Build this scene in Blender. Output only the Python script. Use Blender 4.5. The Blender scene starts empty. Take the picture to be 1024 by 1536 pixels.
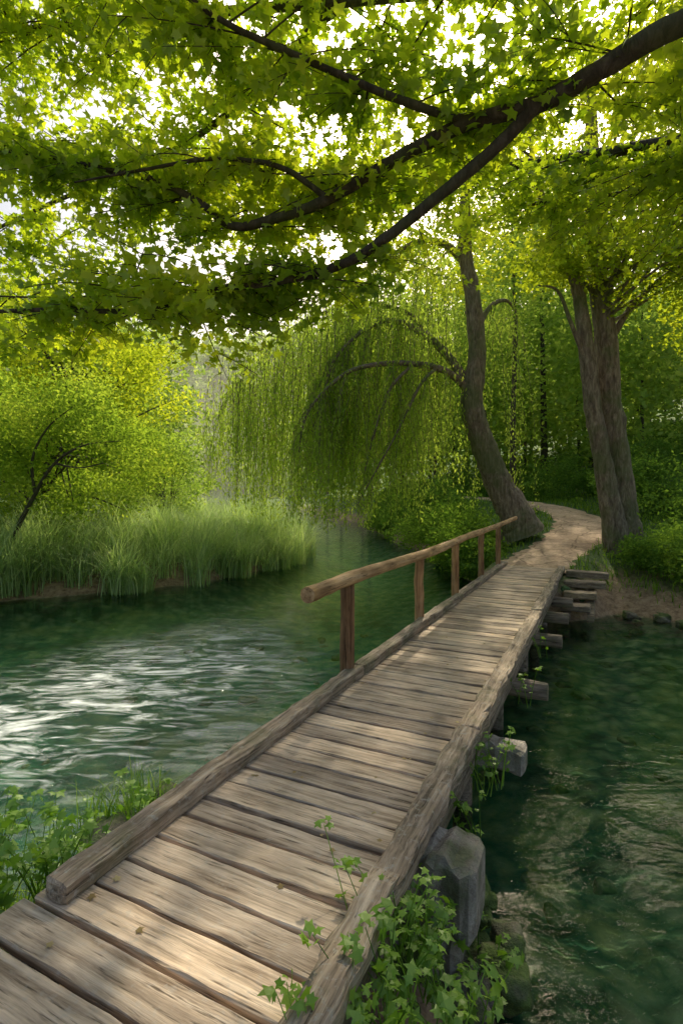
import bpy, math, random, bmesh
import numpy as np
from mathutils import Vector
random.seed(4); R=np.random.default_rng(7)
scene=bpy.context.scene
scene.view_settings.view_transform='Standard'
scene.view_settings.look='None'
scene.view_settings.exposure=0
WZ=-0.85
# ------------------------------------------------------------------ materials
def newmat(name):
    m=bpy.data.materials.new(name); m.use_nodes=True
    nt=m.node_tree; nt.nodes.clear()
    out=nt.nodes.new('ShaderNodeOutputMaterial')
    return m,nt,out
def N(nt,t,**k):
    n=nt.nodes.new(t)
    for a,b in k.items(): setattr(n,a,b)
    return n
def L(nt,a,b): nt.links.new(a,b)
def ramp(nt,fac,stops):
    r=N(nt,'ShaderNodeValToRGB'); e=r.color_ramp.elements
    while len(e)<len(stops): e.new(0.5)
    for i,(p,c) in enumerate(stops):
        e[i].position=p; e[i].color=(c[0],c[1],c[2],1)
    L(nt,fac,r.inputs[0]); return r.outputs[0]
def math_(nt,op,a,b=None,clamp=False):
    m=N(nt,'ShaderNodeMath',operation=op); m.use_clamp=clamp
    for i,v in enumerate((a,b)):
        if v is None: continue
        if hasattr(v,'is_linked'): L(nt,v,m.inputs[i])
        else: m.inputs[i].default_value=v
    return m.outputs[0]
def noise(nt,vec,scale,detail=3,rough=.55,dist=0):
    n=N(nt,'ShaderNodeTexNoise'); n.inputs['Scale'].default_value=scale
    n.inputs['Detail'].default_value=detail; n.inputs['Roughness'].default_value=rough
    n.inputs['Distortion'].default_value=dist
    if vec is not None: L(nt,vec,n.inputs['Vector'])
    return n.outputs[0]
def mixc(nt,f,a,b,mode='MIX'):
    m=N(nt,'ShaderNodeMix',data_type='RGBA',blend_type=mode)
    for s,v in ((m.inputs[0],f),(m.inputs[6],a),(m.inputs[7],b)):
        if hasattr(v,'is_linked'): L(nt,v,s)
        elif isinstance(v,(int,float)): s.default_value=v
        else: s.default_value=(v[0],v[1],v[2],1)
    return m.outputs[2]
def attr(nt,name):
    a=N(nt,'ShaderNodeAttribute'); a.attribute_name=name; return a.outputs['Fac']

def leafmat(name,dark,mid,light,trans=.5,tcol=(1.5,1.45,.6),gloss=0):
    m,nt,out=newmat(name)
    c=ramp(nt,attr(nt,'rnd'),[(0,dark),(.5,mid),(1,light)])
    d=N(nt,'ShaderNodeBsdfDiffuse'); L(nt,c,d.inputs[0])
    t=N(nt,'ShaderNodeBsdfTranslucent'); L(nt,mixc(nt,1,c,tcol,'MULTIPLY'),t.inputs[0])
    x=N(nt,'ShaderNodeMixShader'); x.inputs[0].default_value=trans
    L(nt,d.outputs[0],x.inputs[1]); L(nt,t.outputs[0],x.inputs[2])
    if gloss<=0:
        L(nt,x.outputs[0],out.inputs[0]); return m
    g=N(nt,'ShaderNodeBsdfGlossy'); g.inputs['Roughness'].default_value=.45
    y=N(nt,'ShaderNodeMixShader'); y.inputs[0].default_value=gloss
    L(nt,x.outputs[0],y.inputs[1]); L(nt,g.outputs[0],y.inputs[2])
    L(nt,y.outputs[0],out.inputs[0]); return m

def woodmat(name,axis,cols,grain=28,moss=0,lich=0,bump=.5):
    m,nt,out=newmat(name)
    tc=N(nt,'ShaderNodeTexCoord'); r=attr(nt,'rnd')
    mp=N(nt,'ShaderNodeMapping'); L(nt,tc.outputs['Object'],mp.inputs[0])
    sc=[grain]*3; sc[axis]=1.6; mp.inputs['Scale'].default_value=sc
    cx=N(nt,'ShaderNodeCombineXYZ'); L(nt,math_(nt,'MULTIPLY',r,37),cx.inputs[0]); L(nt,math_(nt,'MULTIPLY',r,91),cx.inputs[1]); L(nt,math_(nt,'MULTIPLY',r,53),cx.inputs[2])
    L(nt,cx.outputs[0],mp.inputs['Location'])
    v=mp.outputs[0]
    g=noise(nt,v,1.0,5,.65,.4)
    g2=noise(nt,v,2.6,3,.6)
    big=noise(nt,tc.outputs['Object'],3.2,4)
    c=ramp(nt,g,[(.3,cols[0]),(.52,cols[1]),(.75,cols[2])])
    crack=ramp(nt,g2,[(.30,(.12,.1,.08)),(.42,(1,1,1))])
    c=mixc(nt,.85,c,crack,'MULTIPLY')
    c=mixc(nt,.85,c,ramp(nt,r,[(0,(.58,.57,.58)),(.5,(.95,.94,.92)),(1,(1.3,1.24,1.15))]),'MULTIPLY')
    c=mixc(nt,.7,c,ramp(nt,big,[(.3,(.55,.55,.55)),(.6,(1.1,1.1,1.1))]),'MULTIPLY')
    if lich>0:
        ln=noise(nt,tc.outputs['Object'],24,4,.7)
        c=mixc(nt,ramp(nt,ln,[(.55,(0,0,0)),(.66,(lich,lich,lich))]),c,(.46,.44,.40))
    if moss>0:
        mn=noise(nt,tc.outputs['Object'],2.3,5,.65)
        c=mixc(nt,ramp(nt,mn,[(.5,(0,0,0)),(.62,(moss,moss,moss))]),c,(.06,.10,.02))
    b=N(nt,'ShaderNodeBsdfPrincipled'); L(nt,c,b.inputs['Base Color']); b.inputs['Roughness'].default_value=.75
    b.inputs['Specular IOR Level'].default_value=.3
    bp=N(nt,'ShaderNodeBump'); bp.inputs['Strength'].default_value=bump; bp.inputs['Distance'].default_value=.01
    L(nt,math_(nt,'ADD',g,g2),bp.inputs['Height']); L(nt,bp.outputs[0],b.inputs['Normal'])
    L(nt,b.outputs[0],out.inputs[0]); return m

def barkmat(name,cols,moss=.0):
    m,nt,out=newmat(name)
    tc=N(nt,'ShaderNodeTexCoord')
    mp=N(nt,'ShaderNodeMapping'); L(nt,tc.outputs['Object'],mp.inputs[0]); mp.inputs['Scale'].default_value=(9,9,2.2)
    g=noise(nt,mp.outputs[0],1.6,6,.7,.6)
    c=ramp(nt,g,[(.32,cols[0]),(.5,cols[1]),(.7,cols[2])])
    if moss>0:
        mn=noise(nt,tc.outputs['Object'],1.1,5,.65)
        c=mixc(nt,ramp(nt,mn,[(.45,(0,0,0)),(.6,(moss,moss,moss))]),c,(.09,.14,.03))
    b=N(nt,'ShaderNodeBsdfPrincipled'); L(nt,c,b.inputs['Base Color']); b.inputs['Roughness'].default_value=.85
    bp=N(nt,'ShaderNodeBump'); bp.inputs['Strength'].default_value=.9; bp.inputs['Distance'].default_value=.04
    L(nt,g,bp.inputs['Height']); L(nt,bp.outputs[0],b.inputs['Normal'])
    L(nt,b.outputs[0],out.inputs[0]); return m

M_deck=woodmat('deck_wood',0,[(.22,.155,.105),(.63,.50,.38),(.85,.72,.58)],26,lich=.3)
M_kerb=woodmat('kerb_wood',1,[(.10,.08,.055),(.38,.30,.23),(.66,.57,.47)],34,moss=.35,lich=.6,bump=1)
M_rail=woodmat('rail_wood',1,[(.24,.13,.055),(.56,.37,.2),(.75,.57,.37)],22)
M_post=woodmat('post_wood',2,[(.14,.07,.035),(.38,.22,.11),(.54,.36,.21)],26)
M_supp=woodmat('support_wood',0,[(.09,.07,.055),(.30,.24,.19),(.52,.45,.38)],22,moss=.4,bump=1)
M_step=woodmat('step_wood',0,[(.12,.09,.065),(.38,.30,.22),(.58,.48,.38)],22,moss=.2,lich=.3)
M_barkd=barkmat('bark_dark',[(.018,.013,.009),(.05,.038,.028),(.11,.09,.07)],.25)
M_bark=barkmat('bark_brown',[(.07,.05,.035),(.22,.17,.125),(.42,.35,.27)],.55)
M_maple=leafmat('leaf_maple',(.15,.28,.02),(.34,.48,.03),(.55,.64,.055),.68,(1.5,1.35,.5),.05)
M_willow=leafmat('leaf_willow',(.18,.30,.05),(.35,.50,.09),(.52,.64,.14),.6,(1.5,1.4,.8))
M_far=leafmat('leaf_distant',(.14,.25,.055),(.28,.41,.09),(.44,.54,.14),.5,(1.6,1.5,.8))
M_haze=leafmat('leaf_hazy',(.26,.42,.12),(.44,.60,.20),(.62,.74,.32),.45,(1.3,1.2,.8))  # paler leaf colour, with the distance haze put into it
M_bush=leafmat('leaf_bush',(.07,.15,.03),(.17,.30,.06),(.31,.46,.10),.45,(1.7,1.6,.7))
M_yel=leafmat('leaf_yellow_green',(.17,.27,.025),(.34,.46,.04),(.52,.60,.07),.58,(1.6,1.4,.6))
M_shrub=leafmat('leaf_shrub',(.10,.19,.03),(.22,.34,.05),(.40,.50,.09),.5,(1.6,1.5,.7))
M_herb=leafmat('leaf_herb',(.08,.18,.02),(.17,.34,.035),(.30,.48,.07),.4,(1.4,1.4,.6),.05)
M_reed=leafmat('leaf_reed',(.18,.30,.11),(.38,.52,.22),(.62,.74,.4),.5,(1.3,1.3,.7),.06)
M_grass=leafmat('leaf_grass',(.06,.13,.02),(.15,.28,.04),(.28,.40,.08),.4,(1.5,1.5,.7))
M_dead=leafmat('leaf_dead',(.2,.13,.05),(.42,.32,.15),(.6,.52,.28),.2,(1,1,1))

# ------------------------------------------------------------------ mesh helpers
def link(o,parent=None):
    scene.collection.objects.link(o)
    if parent is not None: o.parent=parent
    return o
def empty(name,loc=(0,0,0),rz=0):
    e=bpy.data.objects.new(name,None); e.empty_display_size=.3; e.location=loc; e.rotation_euler=(0,0,rz)
    scene.collection.objects.link(e); return e
def fastmesh(name,V,k,rnd,mat,parent=None,smooth=False,idx=None):
    me=bpy.data.meshes.new(name)
    V=np.asarray(V,dtype=np.float32)
    if idx is None: idx=np.arange(len(V)).reshape(-1,k)
    nf=len(idx)
    me.vertices.add(len(V)); me.vertices.foreach_set('co',V.ravel())
    me.loops.add(nf*k); me.loops.foreach_set('vertex_index',idx.ravel().astype(np.int32))
    me.polygons.add(nf); me.polygons.foreach_set('loop_start',(np.arange(nf)*k).astype(np.int32))
    try: me.polygons.foreach_set('loop_total',np.full(nf,k,dtype=np.int32))
    except Exception: pass
    a=me.attributes.new('rnd','FLOAT','FACE'); a.data.foreach_set('value',np.asarray(rnd,dtype=np.float32))
    me.polygons.foreach_set('use_smooth',np.full(nf,smooth))
    me.materials.append(mat); me.update(calc_edges=True); me.validate()
    return link(bpy.data.objects.new(name,me),parent)
KITE=np.array([(0,-.5,0),(.27,-.02,.07),(0,.5,0),(-.27,-.02,.07)])
WIL=np.array([(0,-.5,0),(.17,-.05,.03),(0,.5,0),(-.17,-.05,.03)])
MAP=np.array([(0,-.38),(.3,-.42),(.25,-.15),(.56,.08),(.2,.16),(0,.58),(-.2,.16),(-.56,.08),(-.25,-.15),(-.3,-.42)])
MAP=np.c_[MAP,-.35*(MAP**2).sum(1)]
def leaves(name,P,size,T,rnd,mat,parent=None,tilt=1.0,down=False):
    n=len(P); size=np.broadcast_to(size,(n,))
    q_=P*1.1; rnd=np.clip(np.asarray(rnd)*.7+.15+.16*np.sin(q_[:,0]*2+1.7*np.sin(q_[:,2]*1.3))*np.cos(q_[:,1]*1.7+q_[:,2])+.10*np.sin(q_[:,2]*3.1+q_[:,0]*1.9+q_[:,1]*2.3),0,1)
    nrm=R.normal(size=(n,3))*tilt; nrm[:,2]+=1.0; nrm/=np.linalg.norm(nrm,axis=1)[:,None]
    y=R.normal(size=(n,3))
    y-= (y*nrm).sum(1)[:,None]*nrm; y/=np.linalg.norm(y,axis=1)[:,None]+1e-9
    if down:
        y=R.normal(size=(n,3))*.4; y[:,2]-=1; y/=np.linalg.norm(y,axis=1)[:,None]
        nrm=R.normal(size=(n,3)); nrm-=(nrm*y).sum(1)[:,None]*y; nrm/=np.linalg.norm(nrm,axis=1)[:,None]
    x=np.cross(y,nrm)
    V=P[:,None,:]+size[:,None,None]*(T[None,:,0,None]*x[:,None]+T[None,:,1,None]*y[:,None]+T[None,:,2,None]*nrm[:,None])
    return fastmesh(name,V.reshape(-1,3),len(T),rnd,mat,parent)
def catmull(pts,m):
    pts=np.asarray(pts,float); P=np.vstack([2*pts[0]-pts[1],pts,2*pts[-1]-pts[-2]])
    out=[]
    for i in range(1,len(P)-2):
        for j in range(m):
            t=j/m; a,b,c,d=P[i-1:i+3]
            out.append(.5*((2*b)+(-a+c)*t+(2*a-5*b+4*c-d)*t*t+(-a+3*b-3*c+d)*t**3))
    out.append(pts[-1]); return np.array(out)
class Tubes:
    def __init__(s): s.V=[];s.F=[];s.r=[];s.n=0;s.caps=[]
    def add(s,pts,rad,sides=7,rnd=None,wob=0.0):
        pts=np.asarray(pts,float); rad=np.asarray(rad,float); m=len(pts)
        t=np.gradient(pts,axis=0); t/=np.linalg.norm(t,axis=1)[:,None]+1e-9
        ref=np.array([.31,.87,.13]) if abs(t.mean(0)[2])>.6*np.linalg.norm(t.mean(0)) else np.array([0.05,.1,1.])
        a=np.cross(t,ref); a/=np.linalg.norm(a,axis=1)[:,None]+1e-9; b=np.cross(t,a)
        th=np.arange(sides)/sides*2*math.pi
        rr=rad[:,None]*(1+wob*R.normal(size=(m,sides)))
        V=pts[:,None]+rr[...,None]*(np.cos(th)[None,:,None]*a[:,None]+np.sin(th)[None,:,None]*b[:,None])
        V=V.reshape(-1,3)
        i=np.arange(m-1)[:,None]*sides; j=np.arange(sides)[None]; k=(j+1)%sides
        F=np.stack([i+j,i+k,i+sides+k,i+sides+j],-1).reshape(-1,4)+s.n
        for e in (0,m-1):
            V=np.vstack([V,pts[e][None]]); c=s.n+len(V)-1; base=s.n+e*sides
            o=np.arange(sides)
            s.caps.append(np.stack([base+o,base+(o+1)%sides,np.full(sides,c)],-1))
        s.V.append(V); s.F.append(F); rv=R.random() if rnd is None else rnd
        s.r.append(np.full(len(F),rv)); s.n+=len(V)
    def build(s,name,mat,parent=None):
        V=np.vstack(s.V); F=np.vstack(s.F); r=np.concatenate(s.r)
        me=bpy.data.meshes.new(name)
        C=np.vstack(s.caps)
        nq,nt=len(F),len(C)
        me.vertices.add(len(V)); me.vertices.foreach_set('co',V.astype(np.float32).ravel())
        me.loops.add(nq*4+nt*3); me.loops.foreach_set('vertex_index',np.concatenate([F.ravel(),C.ravel()]).astype(np.int32))
        me.polygons.add(nq+nt)
        me.polygons.foreach_set('loop_start',np.concatenate([np.arange(nq)*4,nq*4+np.arange(nt)*3]).astype(np.int32))
        try: me.polygons.foreach_set('loop_total',np.concatenate([np.full(nq,4),np.full(nt,3)]).astype(np.int32))
        except Exception: pass
        a=me.attributes.new('rnd','FLOAT','FACE'); a.data.foreach_set('value',np.concatenate([r,np.full(nt,.5)]).astype(np.float32))
        me.polygons.foreach_set('use_smooth',np.concatenate([np.ones(nq,bool),np.zeros(nt,bool)]))
        me.materials.append(mat); me.update(calc_edges=True); me.validate()
        return link(bpy.data.objects.new(name,me),parent)
class Beams:
    def __init__(s): s.V=[];s.F=[];s.r=[];s.n=0
    def add(s,p0,p1,w,h,bev=.006,rings=8,jit=.002,rnd=None):
        p0=np.array(p0,float);p1=np.array(p1,float);t=p1-p0;Ln=np.linalg.norm(t);t/=Ln
        up=np.array([0,0,1.]) if abs(t[2])<.9 else np.array([0,1.,0])
        a=np.cross(t,up);a/=np.linalg.norm(a);b=np.cross(a,t)
        x,y=w/2,h/2
        sec=np.array([(-x+bev,-y),(x-bev,-y),(x,-y+bev),(x,y-bev),(x-bev,y),(-x+bev,y),(-x,y-bev),(-x,-y+bev)])
        rv=random.random() if rnd is None else rnd
        f=np.linspace(0,1,rings); 
        f=np.concatenate([[0],f*(1-2*bev/Ln)+bev/Ln,[1]])
        m=len(f); V=[]
        wob=np.cumsum(R.normal(size=(m,2))*jit*.5,axis=0)
        for i,ff in enumerate(f):
            sc=1.0 if 0<i<m-1 else (1-2*bev/min(w,h))
            js=sec*sc+R.normal(size=sec.shape)*jit*(1 if 0<i<m-1 else .3)+wob[i]*.5
            V.append((p0+t*Ln*ff)[None]+js[:,:1]*a+js[:,1:]*b)
        V=np.vstack(V); 
        for i in range(m-1):
            for j in range(8):
                k=(j+1)%8; s.F.append([s.n+i*8+j,s.n+i*8+k,s.n+i*8+8+k,s.n+i*8+8+j]); s.r.append(rv)
        s.F.append([s.n+j for j in range(8)][::-1]); s.r.append(rv)
        s.F.append([s.n+(m-1)*8+j for j in range(8)]); s.r.append(rv)
        s.V.append(V); s.n+=len(V)
    def build(s,name,mat,parent=None):
        me=bpy.data.meshes.new(name); me.from_pydata(np.vstack(s.V).tolist(),[],s.F)
        a=me.attributes.new('rnd','FLOAT','FACE'); a.data.foreach_set('value',np.array(s.r,dtype=np.float32))
        me.materials.append(mat); me.update(); return link(bpy.data.objects.new(name,me),parent)

# ------------------------------------------------------------------ terrain
RIV=np.array([(-8,-2),(-4,1.2),(-2.6,2.6),(-1.8,3.1),(-0.9,3.4),(0.3,3.2),(0.72,2.6),(0.85,1.5),(1.2,0),(2,-3),(7,-3),(7.2,2),(7.2,6),(6.6,9.3),(5.3,10.7),(4.2,11.0),(3.4,12.6),(3.5,17),(2.6,26),(1.2,40),(-6,70),(-22,105),(-45,125),(-52,118),(-30,98),(-15,60),(-7,38),(-3,26),(-1.5,19.5),(-1.8,17.3),(-3.9,13.7),(-7.4,11.7),(-14,10.5),(-40,10),(-40,-2)],float)
def sdf(x,y,poly=RIV):
    x=np.asarray(x,float);y=np.asarray(y,float)
    d=np.full(x.shape,1e9); ins=np.zeros(x.shape,bool)
    for i in range(len(poly)):
        ax,ay=poly[i]; bx,by=poly[(i+1)%len(poly)]
        vx,vy=bx-ax,by-ay; t=np.clip(((x-ax)*vx+(y-ay)*vy)/(vx*vx+vy*vy),0,1)
        d=np.minimum(d,np.hypot(x-ax-t*vx,y-ay-t*vy))
        c=((ay>y)!=(by>y))&(x<(bx-ax)*(y-ay)/(by-ay+1e-12)+ax); ins^=c
    return np.where(ins,-d,d)
PATH=catmull([(4.0,11.3,-.13),(4.35,12.1,-.08),(4.95,12.9,.05),(5.75,13.8,.2),(6.6,15,.42),(7.4,16.6,.6),(7.9,18.6,.8),(7.7,21,1.03),(6.6,24,1.22),(4.5,27,1.3)],10)
def pathdist(x,y):
    x=np.asarray(x,float);sh=x.shape;x=x.ravel();y=np.asarray(y,float).ravel()
    d=np.hypot(x[:,None]-PATH[None,:,0],y[:,None]-PATH[None,:,1]); i=d.argmin(1)
    return d.min(1).reshape(sh),PATH[i,2].reshape(sh)
def sst(a,b,x):
    t=np.clip((x-a)/(b-a),0,1); return t*t*(3-2*t)
def wav(x,y): return .5*np.sin(x*1.3+.7*y)*np.cos(y*1.1-.4*x)+.3*np.sin(x*3.1+y*2.3)+.2*np.cos(y*4.7-x*3.7)
def hgt(x,y):
    x=np.asarray(x,float);y=np.asarray(y,float)
    s=sdf(x,y)+.12*wav(x*2,y*2)
    dp=1.0-.55*sst(.8,2.5,x)*(1-sst(8,11,y))
    bed=WZ-.05-dp*(1-np.exp(s/2.2))+.06*wav(x*3,y*3)
    near=np.where(y<6,.5,.75)
    l=WZ+near*(1-np.exp(-s/.9))
    right=(x>-2.5)&(y>9)&(x>6-.12*y-np.maximum(0,y-40)*.35)
    rise=np.clip((y-12.3)/9.7,0,1)**.8*1.2*(1-np.exp(-np.maximum(s,0)/1.5))
    l=l+np.where(right,rise,0)+.04*wav(x*1.5,y*1.5)
    rr=.30*np.maximum(0,s-7); rl=.22*np.maximum(0,s-12)
    hill=np.where(right,rr,rl); hill=38*(1-np.exp(-hill/38))
    l=l+hill*sst(4,12,y)+30*sst(112,175,y)*sst(0,10,s)
    z=np.where(s<0,bed,l)
    pd,pz=pathdist(x,y)
    w=1-sst(.75,1.8,pd)
    return z*(1-w)+(pz-.035)*w
def axis(n,lim,c,b=4.2):
    u=np.linspace(-1,1,n); return c+lim*np.sinh(b*u)/math.sinh(b)
gx=axis(340,420,2,5.2); gy=axis(340,420,9,5.0)
X,Y=np.meshgrid(gx,gy); Z=hgt(X,Y)
V=np.stack([X,Y,Z],-1).reshape(-1,3); n1=len(gx)
i=np.arange(len(gy)-1)[:,None]*n1+np.arange(n1-1)[None]
idx=np.stack([i,i+1,i+1+n1,i+n1],-1).reshape(-1,4)
m,nt,out=newmat('ground_soil')
geo=N(nt,'ShaderNodeNewGeometry'); sp=N(nt,'ShaderNodeSeparateXYZ'); L(nt,geo.outputs['Position'],sp.inputs[0])
P=geo.outputs['Position']
nb=noise(nt,P,1.6,9,.68); nf=noise(nt,P,9,5,.7)
soil=ramp(nt,nf,[(.3,(.16,.10,.06)),(.55,(.36,.25,.16)),(.75,(.5,.38,.26))])
grs=ramp(nt,nf,[(.3,(.03,.06,.015)),(.6,(.08,.15,.03)),(.8,(.15,.23,.05))])
gm=math_(nt,'ADD',math_(nt,'MULTIPLY',math_(nt,'SUBTRACT',sp.outputs[2],-.5),2.5),math_(nt,'MULTIPLY',math_(nt,'SUBTRACT',nb,.5),3),True)
land=mixc(nt,gm,soil,grs)
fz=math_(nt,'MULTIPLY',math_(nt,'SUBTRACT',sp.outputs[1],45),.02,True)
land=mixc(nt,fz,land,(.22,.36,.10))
vo=N(nt,'ShaderNodeTexVoronoi'); vo.inputs['Scale'].default_value=5.5
dn=N(nt,'ShaderNodeTexNoise'); dn.inputs['Scale'].default_value=3; L(nt,P,dn.inputs['Vector'])
L(nt,mixc(nt,.25,P,dn.outputs['Color']),vo.inputs['Vector'])
peb=ramp(nt,vo.outputs['Distance'],[(.1,(.46,.42,.26)),(.42,(.20,.22,.11)),(.62,(.03,.05,.02))])
weed=ramp(nt,nb,[(.38,(.010,.06,.03)),(.5,(.055,.24,.12)),(.63,(.42,.47,.19))])
bedc=mixc(nt,.45,peb,weed)
deep=math_(nt,'MULTIPLY',math_(nt,'SUBTRACT',WZ-.30,sp.outputs[2]),1.3,True)
bedc=mixc(nt,deep,bedc,mixc(nt,.4,weed,(.025,.29,.18)))  # deeper bed tinted blue-green, water absorption put into the bed colour
under=math_(nt,'MULTIPLY',math_(nt,'SUBTRACT',WZ+.03,sp.outputs[2]),12,True)
col=mixc(nt,under,land,bedc)
b=N(nt,'ShaderNodeBsdfPrincipled'); L(nt,col,b.inputs['Base Color']); b.inputs['Roughness'].default_value=.9
bp=N(nt,'ShaderNodeBump'); bp.inputs['Distance'].default_value=.05; bp.inputs['Strength'].default_value=.8; L(nt,nf,bp.inputs['Height']); L(nt,bp.outputs[0],b.inputs['Normal'])
L(nt,b.outputs[0],out.inputs[0])
fastmesh('ground',V,4,np.zeros(len(idx)),m,None,True,idx)

# ------------------------------------------------------------------ water
m,nt,out=newmat('river_water')
geo=N(nt,'ShaderNodeNewGeometry'); P=geo.outputs['Position']
mp=N(nt,'ShaderNodeMapping'); L(nt,P,mp.inputs[0]); mp.inputs['Rotation'].default_value=(0,0,math.radians(25)); mp.inputs['Scale'].default_value=(.8,1.6,1)
n1_=noise(nt,mp.outputs[0],1.1,3,.55,1.0)
n2_=noise(nt,mp.outputs[0],5.5,3,.55,.6)
vm=N(nt,'ShaderNodeMapping'); vm.vector_type='TEXTURE'; L(nt,P,vm.inputs[0]); vm.inputs['Location'].default_value=(-2.6,6.4,WZ); vm.inputs['Rotation'].default_value=(0,0,math.radians(70)); vm.inputs['Scale'].default_value=(1.5,.85,1)
vd=N(nt,'ShaderNodeVectorMath',operation='LENGTH'); L(nt,vm.outputs[0],vd.inputs[0])
rap=N(nt,'ShaderNodeMapRange'); rap.interpolation_type='SMOOTHSTEP'; rap.inputs[1].default_value=3.0; rap.inputs[2].default_value=.5
L(nt,vd.outputs['Value'],rap.inputs[0]); rapid=rap.outputs[0]
mp2=N(nt,'ShaderNodeMapping'); L(nt,P,mp2.inputs[0]); mp2.inputs['Rotation'].default_value=(0,0,math.radians(-35)); mp2.inputs['Scale'].default_value=(.95,3.0,1)
n3a=noise(nt,mp2.outputs[0],1.25,8,.66,2.1)
pat=noise(nt,P,.55,3,.5,.8)
n3_=math_(nt,'ADD',math_(nt,'MULTIPLY',n3a,.8),math_(nt,'MULTIPLY',pat,.2))
h=math_(nt,'ADD',math_(nt,'MULTIPLY',n1_,.28),math_(nt,'MULTIPLY',n2_,.06))
h=math_(nt,'ADD',h,math_(nt,'MULTIPLY',math_(nt,'MULTIPLY',n3_,rapid),1.4))
bp=N(nt,'ShaderNodeBump'); bp.inputs['Distance'].default_value=.10; bp.inputs['Strength'].default_value=.7; L(nt,h,bp.inputs['Height'])
fr=N(nt,'ShaderNodeFresnel'); fr.inputs[0].default_value=1.40; L(nt,bp.outputs[0],fr.inputs[1])
tr=N(nt,'ShaderNodeBsdfTransparent'); tr.inputs[0].default_value=(.83,.97,.92,1)
gl=N(nt,'ShaderNodeBsdfGlossy'); gl.inputs['Roughness'].default_value=.03; L(nt,bp.outputs[0],gl.inputs['Normal'])
ms=N(nt,'ShaderNodeMixShader'); L(nt,fr.outputs[0],ms.inputs[0]); L(nt,tr.outputs[0],ms.inputs[1]); L(nt,gl.outputs[0],ms.inputs[2])
foam_glint=N(nt,'ShaderNodeBsdfDiffuse'); foam_glint.inputs[0].default_value=(.85,.92,.95,1)  # diffuse white streaks: rapid's foam plus sky reflections painted in as colour
ff=math_(nt,'MULTIPLY',ramp(nt,n3_,[(.47,(0,0,0)),(.56,(.5,.5,.5)),(.64,(1,1,1))]),math_(nt,'MULTIPLY',rapid,.95),True)
m2=N(nt,'ShaderNodeMixShader'); L(nt,ff,m2.inputs[0]); L(nt,ms.outputs[0],m2.inputs[1]); L(nt,foam_glint.outputs[0],m2.inputs[2])
L(nt,m2.outputs[0],out.inputs[0])
fastmesh('water',np.array([(-80,-6,WZ),(30,-6,WZ),(30,150,WZ),(-80,150,WZ)]),4,[0],m)

# ------------------------------------------------------------------ path
m,nt,out=newmat('path_earth')
geo=N(nt,'ShaderNodeNewGeometry'); P=geo.outputs['Position']
dn=N(nt,'ShaderNodeTexNoise'); dn.inputs['Scale'].default_value=2; L(nt,P,dn.inputs['Vector'])
vo=N(nt,'ShaderNodeTexVoronoi'); vo.feature='DISTANCE_TO_EDGE'; vo.inputs['Scale'].default_value=1.9; L(nt,mixc(nt,.3,P,dn.outputs['Color']),vo.inputs['Vector'])
nz=noise(nt,P,11,6,.7); nz2=noise(nt,P,1.7,3)
c=ramp(nt,nz,[(.3,(.34,.23,.14)),(.55,(.58,.42,.28)),(.75,(.75,.58,.41))])
c=mixc(nt,.8,c,ramp(nt,nz2,[(.35,(.6,.58,.55)),(.6,(1.1,1.1,1.1))]),'MULTIPLY')
c=mixc(nt,.75,c,ramp(nt,vo.outputs[0],[(.005,(.35,.31,.26)),(.04,(1,1,1))]),'MULTIPLY')
b=N(nt,'ShaderNodeBsdfPrincipled'); L(nt,c,b.inputs['Base Color']); b.inputs['Roughness'].default_value=.9
bp=N(nt,'ShaderNodeBump'); bp.inputs['Distance'].default_value=.03; L(nt,math_(nt,'ADD',math_(nt,'MINIMUM',vo.outputs[0],.06),math_(nt,'MULTIPLY',nz,.25)),bp.inputs['Height']); L(nt,bp.outputs[0],b.inputs['Normal'])
L(nt,b.outputs[0],out.inputs[0])
t=np.gradient(PATH[:,:2],axis=0); t/=np.linalg.norm(t,axis=1)[:,None]; nr=np.c_[t[:,1],-t[:,0]]
VV=[];cols=9
for i in range(len(PATH)):
    wl=.74+.06*math.sin(i*1.7)+.05*math.sin(i*.7); wr=.76+.06*math.sin(i*1.3+2)+.05*math.sin(i*.6)
    for j in range(cols):
        u=(j/(cols-1)*2-1)
        p=PATH[i,:2]+nr[i]*(wl if u<0 else wr)*u
        VV.append((p[0],p[1],PATH[i,2]+.02-.05*abs(u)**6+.008*math.sin(i*2.1+j*1.9)))
i=np.arange(len(PATH)-1)[:,None]*cols+np.arange(cols-1)[None]
fastmesh('path',np.array(VV),4,np.zeros((len(PATH)-1)*(cols-1)),m,None,True,np.stack([i,i+1,i+1+cols,i+cols],-1).reshape(-1,4))

# ------------------------------------------------------------------ rocks
m,nt,out=newmat('mossy_rock')
tc=N(nt,'ShaderNodeTexCoord'); nz=noise(nt,tc.outputs['Object'],9,6,.7); nm=noise(nt,tc.outputs['Object'],2.5,4)
c=ramp(nt,nz,[(.3,(.07,.06,.045)),(.55,(.22,.19,.15)),(.75,(.40,.35,.30))])
c=mixc(nt,ramp(nt,nm,[(.38,(0,0,0)),(.52,(1,1,1))]),c,ramp(nt,nz,[(.3,(.025,.05,.012)),(.7,(.14,.22,.04))]))
b=N(nt,'ShaderNodeBsdfPrincipled'); L(nt,c,b.inputs['Base Color']); b.inputs['Roughness'].default_value=.8
bp=N(nt,'ShaderNodeBump'); bp.inputs['Distance'].default_value=.06; L(nt,nz,bp.inputs['Height']); L(nt,bp.outputs[0],b.inputs['Normal']); L(nt,b.outputs[0],out.inputs[0])
M_rock=m
m,nt,out=newmat('pier_stone')
tc=N(nt,'ShaderNodeTexCoord'); nz=noise(nt,tc.outputs['Object'],14,7,.72); nm=noise(nt,tc.outputs['Object'],3.5,4)
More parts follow.
